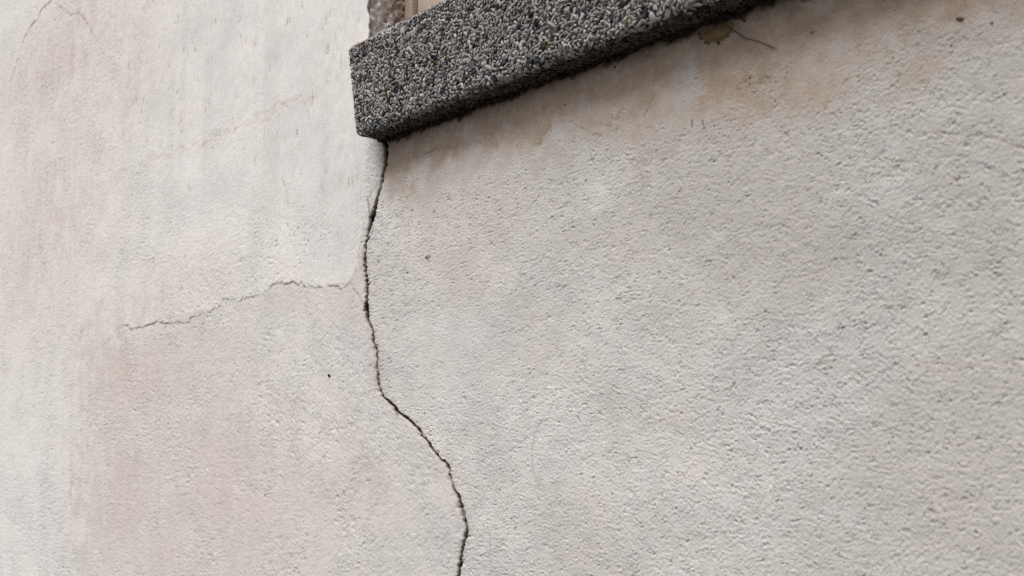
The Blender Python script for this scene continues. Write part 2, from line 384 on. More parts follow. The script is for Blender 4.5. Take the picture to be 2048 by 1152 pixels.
    pink = np.clip(0.25 + 0.28 * zn + 0.16 * zn2, 0, 0.8)
    pk = np.maximum.reduce([0.95 * blob(wx, wz, 120, 120, 130, 110), 0.75 * blob(wx, wz, 90, 450, 110, 200), 0.6 * blob(wx, wz, 260, 170, 60, 90), 0.45 * blob(wx, wz, 300, 600, 150, 80)])
    lowl = (~inside) * smooth(0.03, -0.03, x) * smooth(at(0, 560)[2], at(180, 760)[2], z)
    pk2 = np.maximum.reduce([0.85 * blob(wx, wz, 250, 760, 130, 150), 0.7 * blob(wx, wz, 450, 950, 200, 150), 0.75 * blob(wx, wz, 220, 960, 110, 180), 0.35 * blob(wx, wz, 690, 590, 60, 60), 0.6 * blob(wx, wz, 380, 1100, 200, 120)])
    streak = np.clip(0.5 + 0.5 * T_drip(x * 0.22, z * 0.22), 0, 1)
    pink = np.where(x < 0.5 * (lo + hi), 1.05, 0.7) * np.where(x < 0.5 * (lo + hi), cm * (0.10 * pink + pk * (0.38 + 0.34 * streak) * np.clip(1 + 0.35 * fn, 0.3, 1.4)) + (1 - cm) * (0.25 * pink + pk2 * (0.50 + 0.24 * streak)), 0.22 * pink + 0.22 * blob(x, z, 950, 420, 170, 150))
    pink = np.maximum(pink, rid * 0.45 * np.exp(-((side + 0.003 + 0.004 * zn2) / 0.006) ** 2) * np.clip(0.6 + 0.6 * fn, 0, 1))
    # damp under the sill: tide marks with their own hard outlines
    dampw = under + 0.012 * wv + 0.006 * zn2
    reach = np.interp(x, [0.0, 0.08, 0.2, 0.3, 0.42, 0.52, 0.64], [0.066, 0.066, 0.070, 0.082, 0.100, 0.098, 0.085])
    damp = right * (1 - smooth(0.25 * reach, reach, dampw)) * (z < SILL_B + 0.02)
    t1 = np.clip(blob(wx, wz, 1610, 45, 60, 45) + blob(wx, wz, 1740, 15, 60, 42) + blob(wx, wz, 1830, -5, 45, 26) + 0.58 * blob(wx, wz, 1400, 165, 75, 32) + 0.6 * blob(wx, wz, 1290, 158, 45, 25) + 0.5 * blob(wx, wz, 1060, 235, 60, 25) + 0.62 * blob(wx, wz, 1545, 118, 25, 26) + 0.8 * blob(wx, wz, 1490, 60, 60, 30) + 0.6 * blob(wx, wz, 1420, 110, 60, 26) + 0.55 * blob(wx, wz, 960, 262, 50, 20) + 0.5 * blob(wx, wz, 1180, 185, 50, 26), 0, 1.3)
    tide = right * (t1 > 0.06) * smooth(0.37, 0.42, t1 + 0.17 * zn2 + 0.09 * fn)
    ring = right * np.exp(-((t1 + 0.16 * zn2 + 0.06 * fn - 0.36) / 0.05) ** 2) * (t1 > 0.15)
    near = right * np.exp(-np.maximum(under, 0) / (0.014 + 0.014 * smooth(0.25, 0.45, x)))  # brown soiling at the joint, also painting in the sill's soft shadow
    stain_shade = np.clip(0.55 * near * np.clip(1 + 0.2 * zn2 + 0.1 * fn, 0.3, 1.5) + 0.92 * damp * np.clip(0.88 + 0.16 * zn2 + 0.08 * fn, 0.3, 1.3) + 0.52 * tide * np.clip(0.85 + 0.25 * fn, 0.3, 1.25) - 0.09 * ring * damp + 0.35 * near * np.clip(T_streak(x * 6.0, z * 2.2) + 0.3, 0, 1.5) + 0.55 * blob(wx, wz, 800, 320, 22, 70) * right, 0, 0.92)
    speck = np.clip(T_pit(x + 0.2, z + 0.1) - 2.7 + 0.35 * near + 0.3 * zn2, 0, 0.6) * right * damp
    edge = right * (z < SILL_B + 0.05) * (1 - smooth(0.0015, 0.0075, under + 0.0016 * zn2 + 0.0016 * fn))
    grime_shade = np.clip(0.97 * edge + 1.3 * speck + 0.30 * near * np.clip(0.6 + 0.5 * fn + 0.3 * zn2, 0, 1.5), 0, 1)  # joint dirt and specks, with the under-sill shade gradient painted in
    grime_shade = np.maximum(grime_shade, 0.38 * hair_dark)
    pitdirt = np.clip(1.2 * pd * np.clip(0.55 + 0.5 * zn2, 0, 1) + 0.9 * np.clip(-T_grain(x, z) - 1.75, 0, 1) * rough * np.clip(0.35 + 0.5 * zn, 0, 1) + 0.7 * sc_, 0, 0.8)
    pitdirt = np.maximum(pitdirt, 0.75 * hair_dark); pitdirt = np.maximum(pitdirt, 0.32 * chip)
    pitdirt = np.maximum(pitdirt, 0.35 * below * np.exp(-dc / 0.0025))
    grey = np.clip(right * (0.10 + 0.38 * smooth(0.25, 0.6, x) + 0.62 * smooth(0.30, 0.02, under + 0.03 * wv) * smooth(0.05, 0.45, x) + 0.10 * zn) + np.where(x < 0.5 * (lo + hi), (0.35 + 0.65 * cm) * 0.075 * np.clip(T_streak(x, z) + 0.6 * T_streak(x * 2.3 + 0.4, z * 1.4), -0.3, 2) * np.clip(0.3 + drip, 0, 1), 0), 0, 0.8)  # weathering and streaks, plus light falloff painted in towards the upper right
    rgh = np.clip(rough, 0, 1.2) / 1.2
    return h * 0.001, np.stack([np.clip(pink, 0, 1), stain_shade, white, rgh], 1), np.stack([pitdirt, grime_shade, grey], 1), inside

def graded(lo, hi, n_in, out_lo, out_hi, n_out=22):
    """evenly spaced from lo to hi, then growing steps out to out_lo / out_hi"""
    a = np.linspace(lo, hi, n_in); s = a[1] - a[0]
    def grow(dist):
        if dist <= s: return np.zeros(0)
        r = 1.0
        for _ in range(60):
            r_ = (1 + dist / s * (r - 1)) ** (1 / n_out) if r > 1 else 1.5
            if abs(r_ - r) < 1e-6: break
            r = r_
        c = np.cumsum(s * r ** np.arange(1, n_out + 1)); return c / c[-1] * dist
    return np.concatenate([lo - grow(lo - out_lo)[::-1], a, hi + grow(out_hi - hi)])
def px_columns(p0, p1, step):
    p = np.arange(p0, p1 + step * 0.5, step); return np.array([at(q, 576)[0] for q in p])
def grid_quads(nr, nc):
    i = np.arange(nr - 1)[:, None] * nc + np.arange(nc - 1)[None, :]
    return np.stack([i, i + 1, i + nc + 1, i + nc], -1).reshape(-1, 4)

wall = tag(empty('plastered_wall', (0, 0.05, 0)), 'cracked cream plaster wall with patched render, damp brown stains and a long vertical crack', 'wall')
THICK = 0.006                                                    # plaster thickness seen in the crack and at the opening

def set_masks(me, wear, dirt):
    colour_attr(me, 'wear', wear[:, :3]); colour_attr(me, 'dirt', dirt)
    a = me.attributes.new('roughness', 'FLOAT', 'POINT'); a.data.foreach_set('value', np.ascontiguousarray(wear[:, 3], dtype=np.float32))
def add_rows(px_mid, cols_t, z, left):
    pass

# ---- left of the crack / of the window opening
colsL = px_columns(-60, 757, 1.7)
tL = (colsL - colsL[0]) / (colsL[-1] - colsL[0])
XL0 = colsL[0]
outer = graded(0, 1, 2, 0, 0)                                    # placeholder to keep graded warm
_s = colsL[1] - colsL[0]; gL = np.cumsum(_s * 1.35 ** np.arange(1, 17)); gL = gL / gL[-1] * (XL0 - X_LEFT)
zL = graded(1.12, 2.42, 1000, 0.0, Z_TOP, 18)
lo, hi = crack_edges(zL)
jit = np.interp(zL, np.linspace(1.7, 3, 260), np.random.default_rng(8).normal(0, 0.0011, 260)) + np.interp(zL, np.linspace(1.7, 3, 60), np.random.default_rng(9).normal(0, 0.0012, 60))
_e = smooth(SILL_B + 0.012, SILL_T - 0.012, zL); edge_L = lo * (1 - _e) + (X_JAMB + jit) * _e
XX = np.concatenate([np.broadcast_to(XL0 - gL[::-1], (len(zL), len(gL))), XL0 + (edge_L[:, None] - XL0) * tL[None, :]], 1)
ZZ = np.broadcast_to(zL[:, None], XX.shape)
nr, nc = XX.shape
h, wear, dirt, inside = wall_fields(XX.ravel(), ZZ.ravel())
V = np.stack([XX.ravel(), -h, ZZ.ravel()], 1)
Q = grid_quads(nr, nc)
# returns into the crack and into the opening: extra columns behind the right edge
def returns(Vedge, wear_e, dirt_e, depths, shift):
    out = []
    for d, s in zip(depths, shift):
        W = Vedge.copy(); W[:, 1] += d; W[:, 0] += s; out.append(W)
    return out
edge_idx = np.arange(nr) * nc + nc - 1
Ve = V[edge_idx]; is_jamb = zL > SILL_MID
r1 = Ve.copy(); r1[:, 1] += np.where(is_jamb, THICK * 0.5, 0.004); r1[:, 0] += np.where(is_jamb, np.random.default_rng(2).normal(-0.0004, 0.0003, nr), 0.0)
r2 = Ve.copy(); r2[:, 1] = np.where(is_jamb, THICK, 0.006); r2[:, 0] += np.where(is_jamb, -0.004, 0.0)
base = len(V); V = np.vstack([V, r1, r2])
q1 = np.stack([edge_idx[:-1], base + np.arange(nr - 1), base + np.arange(1, nr), edge_idx[1:]], 1)
q2 = np.stack([base + np.arange(nr - 1), base + nr + np.arange(nr - 1), base + nr + np.arange(1, nr), base + np.arange(1, nr)], 1)
wear = np.vstack([wear, wear[edge_idx] * 0.3, wear[edge_idx] * 0.2]); dE = dirt[edge_idx].copy(); dE[:, 0] = np.where(is_jamb, 0.55, 0.6); dE[:, 1] = np.where(is_jamb, 0.25, 0.96)  # crack sides coloured near black so they read as unlit
dirt = np.vstack([dirt, dE, dE])
fin = inside[Q].sum(1) >= 2
def sub(V, Q, wear, dirt, name):
    u, inv = np.unique(Q, return_inverse=True); me = mesh_np(name, V[u], inv.reshape(Q.shape)); set_masks(me, wear[u], dirt[u]); return me
coat_q = np.vstack([Q[fin], q1[is_jamb[:-1]], q2[is_jamb[:-1]]]); base_q = np.vstack([Q[~fin], q1[~is_jamb[:-1]], q2[~is_jamb[:-1]]])
o = link('finish_coat', sub(V, coat_q, wear, dirt, 'finish_coat'), MAT_PLASTER, wall); o['label'] = 'whiter plaster coat left of the crack ending in a chipped ragged edge'
o = link('render_coat', sub(V, base_q, wear, dirt, 'render_coat'), MAT_PLASTER, wall); o['label'] = 'pinkish bare render between the chipped coat and the crack'

# ---- right of the crack, below the window
colsR = px_columns(757, 2110, 1.85)
tR = (colsR - colsR[0]) / (colsR[-1] - colsR[0]); XR1 = colsR[-1]
_s = colsR[-1] - colsR[-2]; gR = np.cumsum(_s * 1.4 ** np.arange(1, 17)); gR = gR / gR[-1] * (X_RIGHT - XR1)
zR = graded(1.300, SILL_MID - 0.035, 760, 0.0, SILL_MID, 14)
lo, hi = crack_edges(zR)
XX = np.concatenate([hi[:, None] + (XR1 - hi[:, None]) * tR[None, :], np.broadcast_to(XR1 + gR, (len(zR), len(gR)))], 1)
ZZ = np.broadcast_to(zR[:, None], XX.shape); nr, nc = XX.shape
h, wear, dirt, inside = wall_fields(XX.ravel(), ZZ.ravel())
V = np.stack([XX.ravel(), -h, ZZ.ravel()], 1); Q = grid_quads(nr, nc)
edge_idx = np.arange(nr) * nc
Ve = V[edge_idx]; r1 = Ve.copy(); r1[:, 1] += 0.004; r2 = Ve.copy(); r2[:, 1] = 0.006
base = len(V); V = np.vstack([V, r1, r2])
q1 = np.stack([base + np.arange(nr - 1), edge_idx[:-1], edge_idx[1:], base + np.arange(1, nr)], 1)
q2 = np.stack([base + nr + np.arange(nr - 1), base + np.arange(nr - 1), base + np.arange(1, nr), base + nr + np.arange(1, nr)], 1)
wear = np.vstack([wear, wear[edge_idx] * 0.3, wear[edge_idx] * 0.2]); dE = dirt[edge_idx].copy(); dE[:, 0] = 0.6; dE[:, 1] = np.maximum(dE[:, 1], 0.96)  # same near-black colour standing in for shade on this side
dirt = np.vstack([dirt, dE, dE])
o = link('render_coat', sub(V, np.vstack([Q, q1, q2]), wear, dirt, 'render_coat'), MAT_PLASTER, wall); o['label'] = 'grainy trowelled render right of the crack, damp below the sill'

# ---- the inside of the crack: two ragged faces closing on each other and a dark back
zc = np.linspace(1.15, SILL_B + 0.02, 900); lo, hi = crack_edges(zc)
rg = np.random.default_rng(31)
prof = []
for k, (dep, cl) in enumerate([(0.005, 1.0), (0.010, 0.82), (0.017, 0.55), (0.024, 0.22)]):
    mid = (lo + hi) / 2; hw = (hi - lo) / 2 * cl
    n1 = np.interp(zc, zc[::4], rg.normal(0, 0.00025 * (k > 0), len(zc[::4])))
    prof.append(np.stack([mid - hw + n1, np.full_like(zc, dep) , zc], 1))
for k, (dep, cl) in enumerate([(0.024, 0.22), (0.017, 0.55), (0.010, 0.82), (0.005, 1.0)]):
    mid = (lo + hi) / 2; hw = (hi - lo) / 2 * cl
    n1 = np.interp(zc, zc[::4], rg.normal(0, 0.00025 * (k < 3), len(zc[::4])))
    prof.append(np.stack([mid + hw + n1, np.full_like(zc, dep), zc], 1))
P = np.stack(prof, 1); V = P.reshape(-1, 3)
me = mesh_np('crack', V, grid_quads(len(zc), len(prof)))
o = link('crack', me, MAT_CRACK, wall); o['label'] = 'dark jagged crack running down from the end of the sill'

# ---- the window reveal on the left, rough stone and mortar
zj = np.linspace(SILL_T - 0.02, Z_HEAD, 420); yj = np.linspace(THICK * 0.6, 0.085, 60)
YY, ZZ = np.meshgrid(yj, zj)
tj = Tile(41, 0.012, 0.001, 1024, low=True); tj2 = Tile(42, 0.004, 0.0008, 1024)
hj = 0.0016 * tj(YY * 1.0, ZZ) + 0.0005 * tj2(YY, ZZ)
XJ = X_JAMB - 0.0035 + hj
me = mesh_np('reveal', np.stack([XJ.ravel(), YY.ravel(), ZZ.ravel()], 1), grid_quads(len(zj), len(yj)))
wr = np.zeros((XJ.size, 4)); wr[:, 3] = 0.9; dd = np.zeros((XJ.size, 3))
tw = tj((YY + 0.3), ZZ * 0.8).ravel()
lim = 0.031 + 0.005 * tw
bare = smooth(-0.003, 0.003, YY.ravel() - lim)
wr[:, 0] = 0.25 * (1 - bare); wr[:, 1] = 0.85 * bare + 0.03; wr[:, 2] = 1.0 * (1 - bare)
dd[:, 0] = np.clip(0.4 * bare * (tj2(YY, ZZ).ravel() * 0.4 + 0.4) + 0.15 * np.clip(-tj(YY, ZZ).ravel() - 1.2, 0, 1), 0, 0.8); dd[:, 1] = np.clip(bare * np.clip(tj(YY + 0.1, ZZ).ravel() * 0.45 + 0.15, 0, 0.7) + np.clip(-tj2(YY, ZZ).ravel() - 1.9, 0, 1), 0, 0.8)
set_masks(me, wr, dd)
o = link('reveal', me, MAT_PLASTER, wall); o['label'] = 'rough brown stone reveal of the window opening above the sill end'

def box(bm, x0, x1, y0, y1, z0, z1, bev=0.0):
    r = bmesh.ops.create_cube(bm, size=1.0)
    for v in r['verts']:
        v.co = Vector((x0 if v.co.x < 0 else x1, y0 if v.co.y < 0 else y1, z0 if v.co.z < 0 else z1))
    if bev:
        es = list({e for v in r['verts'] for e in v.link_edges})
        bmesh.ops.bevel(bm, geom=es, offset=bev, segments=2, affect='EDGES', profile=0.6)
def bm_obj(name, bm, mat, parent=None, smooth=False):
    me = bpy.data.meshes.new(name); bm.normal_update(); bm.to_mesh(me); bm.free(); return link(name, me, mat, parent, smooth)
# masonry body behind the plaster, the wall right of and above the opening
bm = bmesh.new()
box(bm, X_LEFT, X_JAMB - 0.012, 0.030, 0.30, 0, Z_TOP); bm_obj('masonry', bm, MAT_JAMB, wall)
bm = bmesh.new(); box(bm, X_JAMB - 0.010, X_RIGHT, 0.031, 0.30, 0, SILL_T - 0.03); bm_obj('masonry', bm, MAT_JAMB, wall)
def flat_plaster(x0, x1, z0, z1, n=60, y=0.0):
    gx = np.linspace(x0, x1, n); gz = np.linspace(z0, z1, n); A, B = np.meshgrid(gx, gz)
    h, w, d, _ = wall_fields(A.ravel(), B.ravel())
    me = mesh_np('render_coat', np.stack([A.ravel(), y - h, B.ravel()], 1), grid_quads(n, n)); set_masks(me, w, d); return link('render_coat', me, MAT_PLASTER, wall)
flat_plaster(X_WIN, X_RIGHT, SILL_MID, Z_TOP); flat_plaster(X_JAMB, X_WIN, Z_HEAD, Z_TOP)
bm = bmesh.new(); box(bm, X_WIN + 0.003, X_RIGHT, 0.012, 0.30, SILL_T - 0.02, Z_TOP); bm_obj('masonry', bm, MAT_JAMB, wall)
bm = bmesh.new(); box(bm, X_JAMB - 0.008, X_WIN + 0.002, 0.012, 0.30, Z_HEAD + 0.003, Z_TOP - 0.002); bm_obj('masonry', bm, MAT_JAMB, wall)

# mortar smear where the reveal meets the sill end
rngm = np.random.default_rng(71)
bm = bmesh.new()
for k in range(16):
    t = k / 15
    p = np.array([X_JAMB - 0.001 + 0.016 * t, -0.004 - 0.016 * rngm.random() * (1 - 0.6 * t), SILL_T + 0.001 + 0.006 * math.sin(min(1, t * 1.6) * math.pi * 0.8) * rngm.uniform(0.6, 1.1)])
    r = bmesh.ops.create_icosphere(bm, subdivisions=2, radius=0.0042 * rngm.uniform(0.7, 1.2))
    for v in r['verts']:
        v.co = Vector((v.co.x * 1.3, v.co.y * 1.3, v.co.z * 0.9)) * (1 + 0.12 * rngm.normal()) + Vector(p)
o = bm_obj('mortar_smear', bm, MAT_MORTAR, wall, True)

# ------------------------------------------------------------------ ground
gy = 30.0
bm = bmesh.new()
box(bm, -30, 30, -gy, 0.3, -0.2, 0.0)
tag(bm_obj('pavement', bm, MAT_GROUND), kind='structure')

# ------------------------------------------------------------------ window in the opening
win = tag(empty('window', (X_JAMB + WIN_W / 2, 0.08, SILL_T)), 'beige painted window frame set back in the opening above the speckled sill', 'window')
Y_FR = 0.0516
def part(name, x0, x1, y0, y1, z0, z1, bev=0.003, mat=None):
    bm = bmesh.new(); box(bm, x0, x1, y0, y1, z0, z1, bev); return bm_obj(name, bm, mat or MAT_FRAME, win, False)
xl = X_JAMB - 0.004; xr = X_WIN
part('bead', xl, xl + 0.014, Y_FR - 0.004, Y_FR + 0.05, SILL_T - 0.012, Z_HEAD, 0.002)
part('stile', xl + 0.0155, xl + 0.10, Y_FR + 0.002, Y_FR + 0.06, SILL_T - 0.012, Z_HEAD)
part('stile', xr - 0.10, xr, Y_FR + 0.002, Y_FR + 0.06, SILL_T - 0.012, Z_HEAD)
part('stile', (xl + xr) / 2 - 0.06, (xl + xr) / 2 + 0.06, Y_FR + 0.0, Y_FR + 0.058, SILL_T + 0.088, Z_HEAD - 0.082)
part('rail', xl + 0.102, xr - 0.102, Y_FR + 0.004, Y_FR + 0.058, SILL_T - 0.012, SILL_T + 0.085)
part('rail', xl + 0.102, xr - 0.102, Y_FR + 0.004, Y_FR + 0.058, Z_HEAD - 0.08, Z_HEAD)
mg, n_, l_, b_ = new_mat('window glass'); b_.inputs['Base Color'].default_value = (0.02, 0.024, 0.027, 1); b_.inputs['Roughness'].default_value = 0.04; b_.inputs['Specular IOR Level'].default_value = 0.6
for xa, xb in ((xl + 0.103, (xl + xr) / 2 - 0.062), ((xl + xr) / 2 + 0.062, xr - 0.103)):
    part('pane', xa, xb, Y_FR + 0.03, Y_FR + 0.036, SILL_T + 0.087, Z_HEAD - 0.083, 0, mg)

# ------------------------------------------------------------------ the sill
sill = tag(empty('window_sill', (0.45, 0, SILL_B)), 'grey exposed aggregate stone window sill jutting out above the crack', 'window sill')
SX1 = X_WIN + 0.035
xTL = at(694, 92, -SILL_P)[0]; xBL = at(711, 268, -SILL_P)[0]
def sill_x0(z): return xBL + (xTL - xBL) * (z - SILL_B) / (SILL_T - SILL_B)
prof = []                                           # (y, z, nominal) going from back of the top, over the front, to the back of the underside
rr = 0.006
for y in np.linspace(0.075, -SILL_P + rr, 24): prof.append((y, SILL_T + 0.004 * (y + SILL_P) / 0.1))
for a in np.linspace(0, math.pi / 2, 6)[1:]: prof.append((-SILL_P + rr - rr * math.sin(a), SILL_T - rr + rr * math.cos(a)))
for z in np.linspace(SILL_T - rr, SILL_B + rr, 46)[1:]: prof.append((-SILL_P, z))
for a in np.linspace(0, math.pi / 2, 6)[1:]: prof.append((-SILL_P + rr - rr * math.cos(a), SILL_B + rr - rr * math.sin(a)))
for y in np.linspace(-SILL_P + rr, 0.02, 20)[1:]: prof.append((y, SILL_B))
prof = np.array(prof); npf = len(prof)
us = np.concatenate([np.linspace(0, 0.56, 260), np.linspace(0.56, SX1 - min(xTL, xBL), 40)[1:]])
t_s1 = Tile(51, 0.05, 0.004, 512, low=True); t_s2 = Tile(52, 0.006, 0.0012, 1024)
s_len = np.concatenate([[0], np.cumsum(np.hypot(*np.diff(prof, axis=0).T))])
S, U = np.meshgrid(s_len, us)
x0 = np.array([sill_x0(z) for z in prof[:, 1]])
inset = 0.003 * np.exp(-U / 0.003)
Xs = x0[None, :] + U + 0.0011 * t_s1(S * 1.0 + 5, U * 0 + 0.1) * np.exp(-U / 0.01)
dn = -0.0007 + 0.0006 * np.clip(t_s1(U * 1.0, S * 1.0 + 0.3), -2, 2) * np.exp(-((S - (s_len[-1] - (0.02 + SILL_P - rr))) / 0.02) ** 2) + 0.0003 * t_s1(U, S) + 0.0003 * t_s2(U, S)
tan = np.gradient(prof, axis=0); tan /= np.linalg.norm(tan, axis=1)[:, None]
nrm = np.stack([tan[:, 1], -tan[:, 0]], 1)          # outward in (y, z)
cy, cz_ = -0.0, (SILL_T + SILL_B) / 2
if (nrm[40] @ np.array([-1, 0])) < 0: nrm = -nrm
off = dn - inset
Ys = prof[None, :, 0] + nrm[None, :, 0] * off; Zs = prof[None, :, 1] + nrm[None, :, 1] * off
V = np.stack([Xs.ravel(), Ys.ravel(), Zs.ravel()], 1); Q = grid_quads(len(us), npf)
# end caps as fans
cl_ = len(V); V = np.vstack([V, [[Xs[0].mean() + 0.0, 0.02, cz_], [Xs[-1].mean(), 0.02, cz_]]])
me = bpy.data.meshes.new('sill_body')
faces = Q.tolist() + [[i, i + 1, cl_] for i in range(npf - 1)] + [[(len(us) - 1) * npf + i + 1, (len(us) - 1) * npf + i, cl_ + 1] for i in range(npf - 1)]
me.from_pydata(V.tolist(), [], faces)
bmx = bmesh.new(); bmx.from_mesh(me); bmesh.ops.recalc_face_normals(bmx, faces=bmx.faces); bmx.to_mesh(me); bmx.free()
o = link('sill_body', me, MAT_MATRIX, sill); o['label'] = 'dark cement body of the sill between the stones'

# stones: a few base shapes, thrown without overlap over the front, its rounded edges, the underside and the left end
rs = np.random.default_rng(77)
def base_stone(seed, subdiv):
    bm = bmesh.new(); bmesh.ops.create_icosphere(bm, subdivisions=subdiv, radius=1.0)
    r = np.random.default_rng(seed); v = np.array([x.co[:] for x in bm.verts]); f = np.array([[q.index for q in p.verts] for p in bm.faces]); bm.free()
    for _ in range(9):                               # chop flat facets
        d = r.normal(size=3); d /= np.linalg.norm(d); c = r.uniform(0.48, 0.88); k = v @ d
        v = v - np.outer(np.maximum(k - c, 0), d) * 0.9
    v *= 1 + r.normal(0, 0.03, (len(v), 1)); return v, f
SHAPES = [base_stone(100 + i, 2) for i in range(10)]
PAL = [((0.345, 0.330, 0.318), 0.34), ((0.295, 0.280, 0.268), 0.28), ((0.225, 0.215, 0.21), 0.15), ((0.024, 0.029, 0.044), 0.08), ((0.075, 0.078, 0.088), 0.06), ((0.46, 0.445, 0.43), 0.06), ((0.33, 0.28, 0.25), 0.02), ((0.12, 0.10, 0.035), 0.008)]
pc = np.array([p[0] for p in PAL]); pw = np.array([p[1] for p in PAL]); pw /= pw.sum()
S_TOP = 0.075 + SILL_P - rr - 0.010                 # arc length where the stones begin on the top edge
S_EDGE = s_len[-1] - (0.02 + SILL_P - rr); S_END = s_len[-1] - 0.012
L_S = S_END - S_TOP
cells = {}; cs = 0.0055; stones = []
def try_add(u, s, r, gap):
    i, j = int(u / cs), int(s / cs)
    for a in range(i - 2, i + 3):
        for b in range(j - 2, j + 3):
            for (u2, s2, r2) in cells.get((a, b), ()):
                if (u - u2) ** 2 + (s - s2) ** 2 < (gap * (r + r2)) ** 2: return False
    cells.setdefault((i, j), []).append((u, s, r)); stones.append((u, s, r)); return True
U_VIS = 0.60; U_ALL = SX1 - xBL
random.seed(4)
for r, n in ((0.0037, 170), (0.0030, 1100), (0.0023, 5500), (0.0018, 14000), (0.0013, 30000)):
    for _ in range(int(n)):
        u = random.uniform(0.0005, U_VIS); s = S_TOP + random.random() * L_S
        try_add(u, s, r * random.uniform(0.85, 1.15), 0.66)
for r, n in ((0.0036, 1400), (0.0026, 5000)):
    for _ in range(n):
        try_add(random.uniform(U_VIS, U_ALL), S_TOP + random.random() * L_S, r * random.uniform(0.85, 1.1), 0.72)
def on_sill(u, s):
    y = np.interp(s, s_len, prof[:, 0]); z = np.interp(s, s_len, prof[:, 1])
    ny = np.interp(s, s_len, nrm[:, 0]); nz = np.interp(s, s_len, nrm[:, 1])
    ins = 0.003 * math.exp(-u / 0.003)
    return Vector((sill_x0(z) + u, y - ny * ins, z - nz * ins)), Vector((0.0, ny, nz)).normalized()
recs = []
t_tint = Tile(61, 0.05, 0.004, 512, low=True)
for (u, s, r) in stones:
    p, nv = on_sill(u, s)
    if u < 0.004: nv = (nv + Vector((-0.9 * (1 - u / 0.004), 0, 0))).normalized()
    ax = Vector((1, 0, 0)); ax = (ax - nv * ax.dot(nv)).normalized(); bx = nv.cross(ax)
    ang = rs.uniform(0, math.pi); e1 = ax * math.cos(ang) + bx * math.sin(ang); e2 = nv.cross(e1)
    k = rs.uniform(1.0, 1.9); sx, sy, sz = r * k, r / k * rs.uniform(0.85, 1.2), r * rs.uniform(0.42, 0.7)
    # tilt
    e1t = (e1 + nv * rs.normal(0, 0.3)).normalized(); e3 = (nv - e1t * nv.dot(e1t)).normalized(); e2t = e3.cross(e1t)
    c = pc[rs.choice(len(pc), p=pw)] * rs.uniform(0.70, 1.14)
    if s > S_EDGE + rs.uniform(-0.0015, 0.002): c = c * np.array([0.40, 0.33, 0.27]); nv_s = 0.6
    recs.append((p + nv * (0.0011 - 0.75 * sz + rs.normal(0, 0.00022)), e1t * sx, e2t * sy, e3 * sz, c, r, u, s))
# ochre lichen on a few clusters
for (lu, ls) in ((0.03, S_TOP + 0.018), (0.045, S_TOP + 0.02), (0.058, S_TOP + 0.075), (0.135, S_TOP + 0.07), (0.15, S_TOP + 0.045), (0.055, S_TOP + 0.105), (0.27, S_TOP + 0.095), (0.31, S_TOP + 0.11), (0.36, S_TOP + 0.06)):
    for i, q in enumerate(recs):
        if (q[6] - lu) ** 2 + (q[7] - ls) ** 2 < 0.0026 ** 2: recs[i] = q[:4] + (np.array([0.10, 0.080, 0.025]),) + q[5:]
def seen(q):
    w = (np.array(q[0]) - CAM) @ R
    return w[2] > 0 and abs(w[0] / w[2]) < 0.512 and abs(w[1] / w[2]) < 0.288
vis = [i for i, q in enumerate(recs) if seen(q) and q[7] < S_EDGE]
size = {i: recs[i][5] / ((np.array(recs[i][0]) - CAM) @ R)[2] for i in vis}
big = set(sorted(vis, key=lambda i: -size[i])[:296])
VV, FF, CC = [], [], []; nb = 0
for i, q in enumerate(recs):
    if i in big: continue
    v, f = SHAPES[i % len(SHAPES)] if q[6] < U_VIS else SHAPES[0]
    W = np.outer(v[:, 0], q[1]) + np.outer(v[:, 1], q[2]) + np.outer(v[:, 2], q[3]) + np.array(q[0])
    VV.append(W); FF.append(f + nb); CC.append(np.tile(q[4], (len(v), 1))); nb += len(v)
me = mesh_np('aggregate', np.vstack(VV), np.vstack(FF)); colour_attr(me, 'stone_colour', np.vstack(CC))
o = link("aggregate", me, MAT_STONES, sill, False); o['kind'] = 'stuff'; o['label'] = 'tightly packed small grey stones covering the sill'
protos = []
for k in range(6):
    v, f = SHAPES[k]; me = mesh_np('pebble', v, f); me.materials.append(MAT_PEBBLE); me.shade_flat(); protos.append(me)
for n, i in enumerate(sorted(big)):
    q = recs[i]; o = bpy.data.objects.new('pebble', protos[n % 6]); COL.objects.link(o); o.parent = sill
    m = Matrix(((q[1][0], q[2][0], q[3][0], q[0][0]), (q[1][1], q[2][1], q[3][1], q[0][1]), (q[1][2], q[2][2], q[3][2], q[0][2]), (0, 0, 0, 1)))
    o.matrix_parent_inverse = Matrix.Translation(sill.location).inverted(); o.matrix_basis = m
    o.color = (*q[4], 1)

# crumbling bedding mortar in the joint under the sill
rb = np.random.default_rng(91); bm = bmesh.new()
for k in range(230):
    x = 0.006 + (k + rb.random()) / 230 * 0.62
    r = bmesh.ops.create_icosphere(bm, subdivisions=1, radius=0.0016 * rb.uniform(0.6, 1.6))
    c = Vector((x, -0.0012 - 0.0025 * rb.random(), SILL_B - 0.0005 - 0.0035 * rb.random() ** 2))
    for v in r['verts']: v.co = Vector((v.co.x * rb.uniform(1, 2.2), v.co.y, v.co.z)) * (1 + 0.2 * rb.normal()) + c
o = bm_obj('bedding_mortar', bm, MAT_DARK, sill, True); o['label'] = 'black crumbled mortar in the joint under the sill'

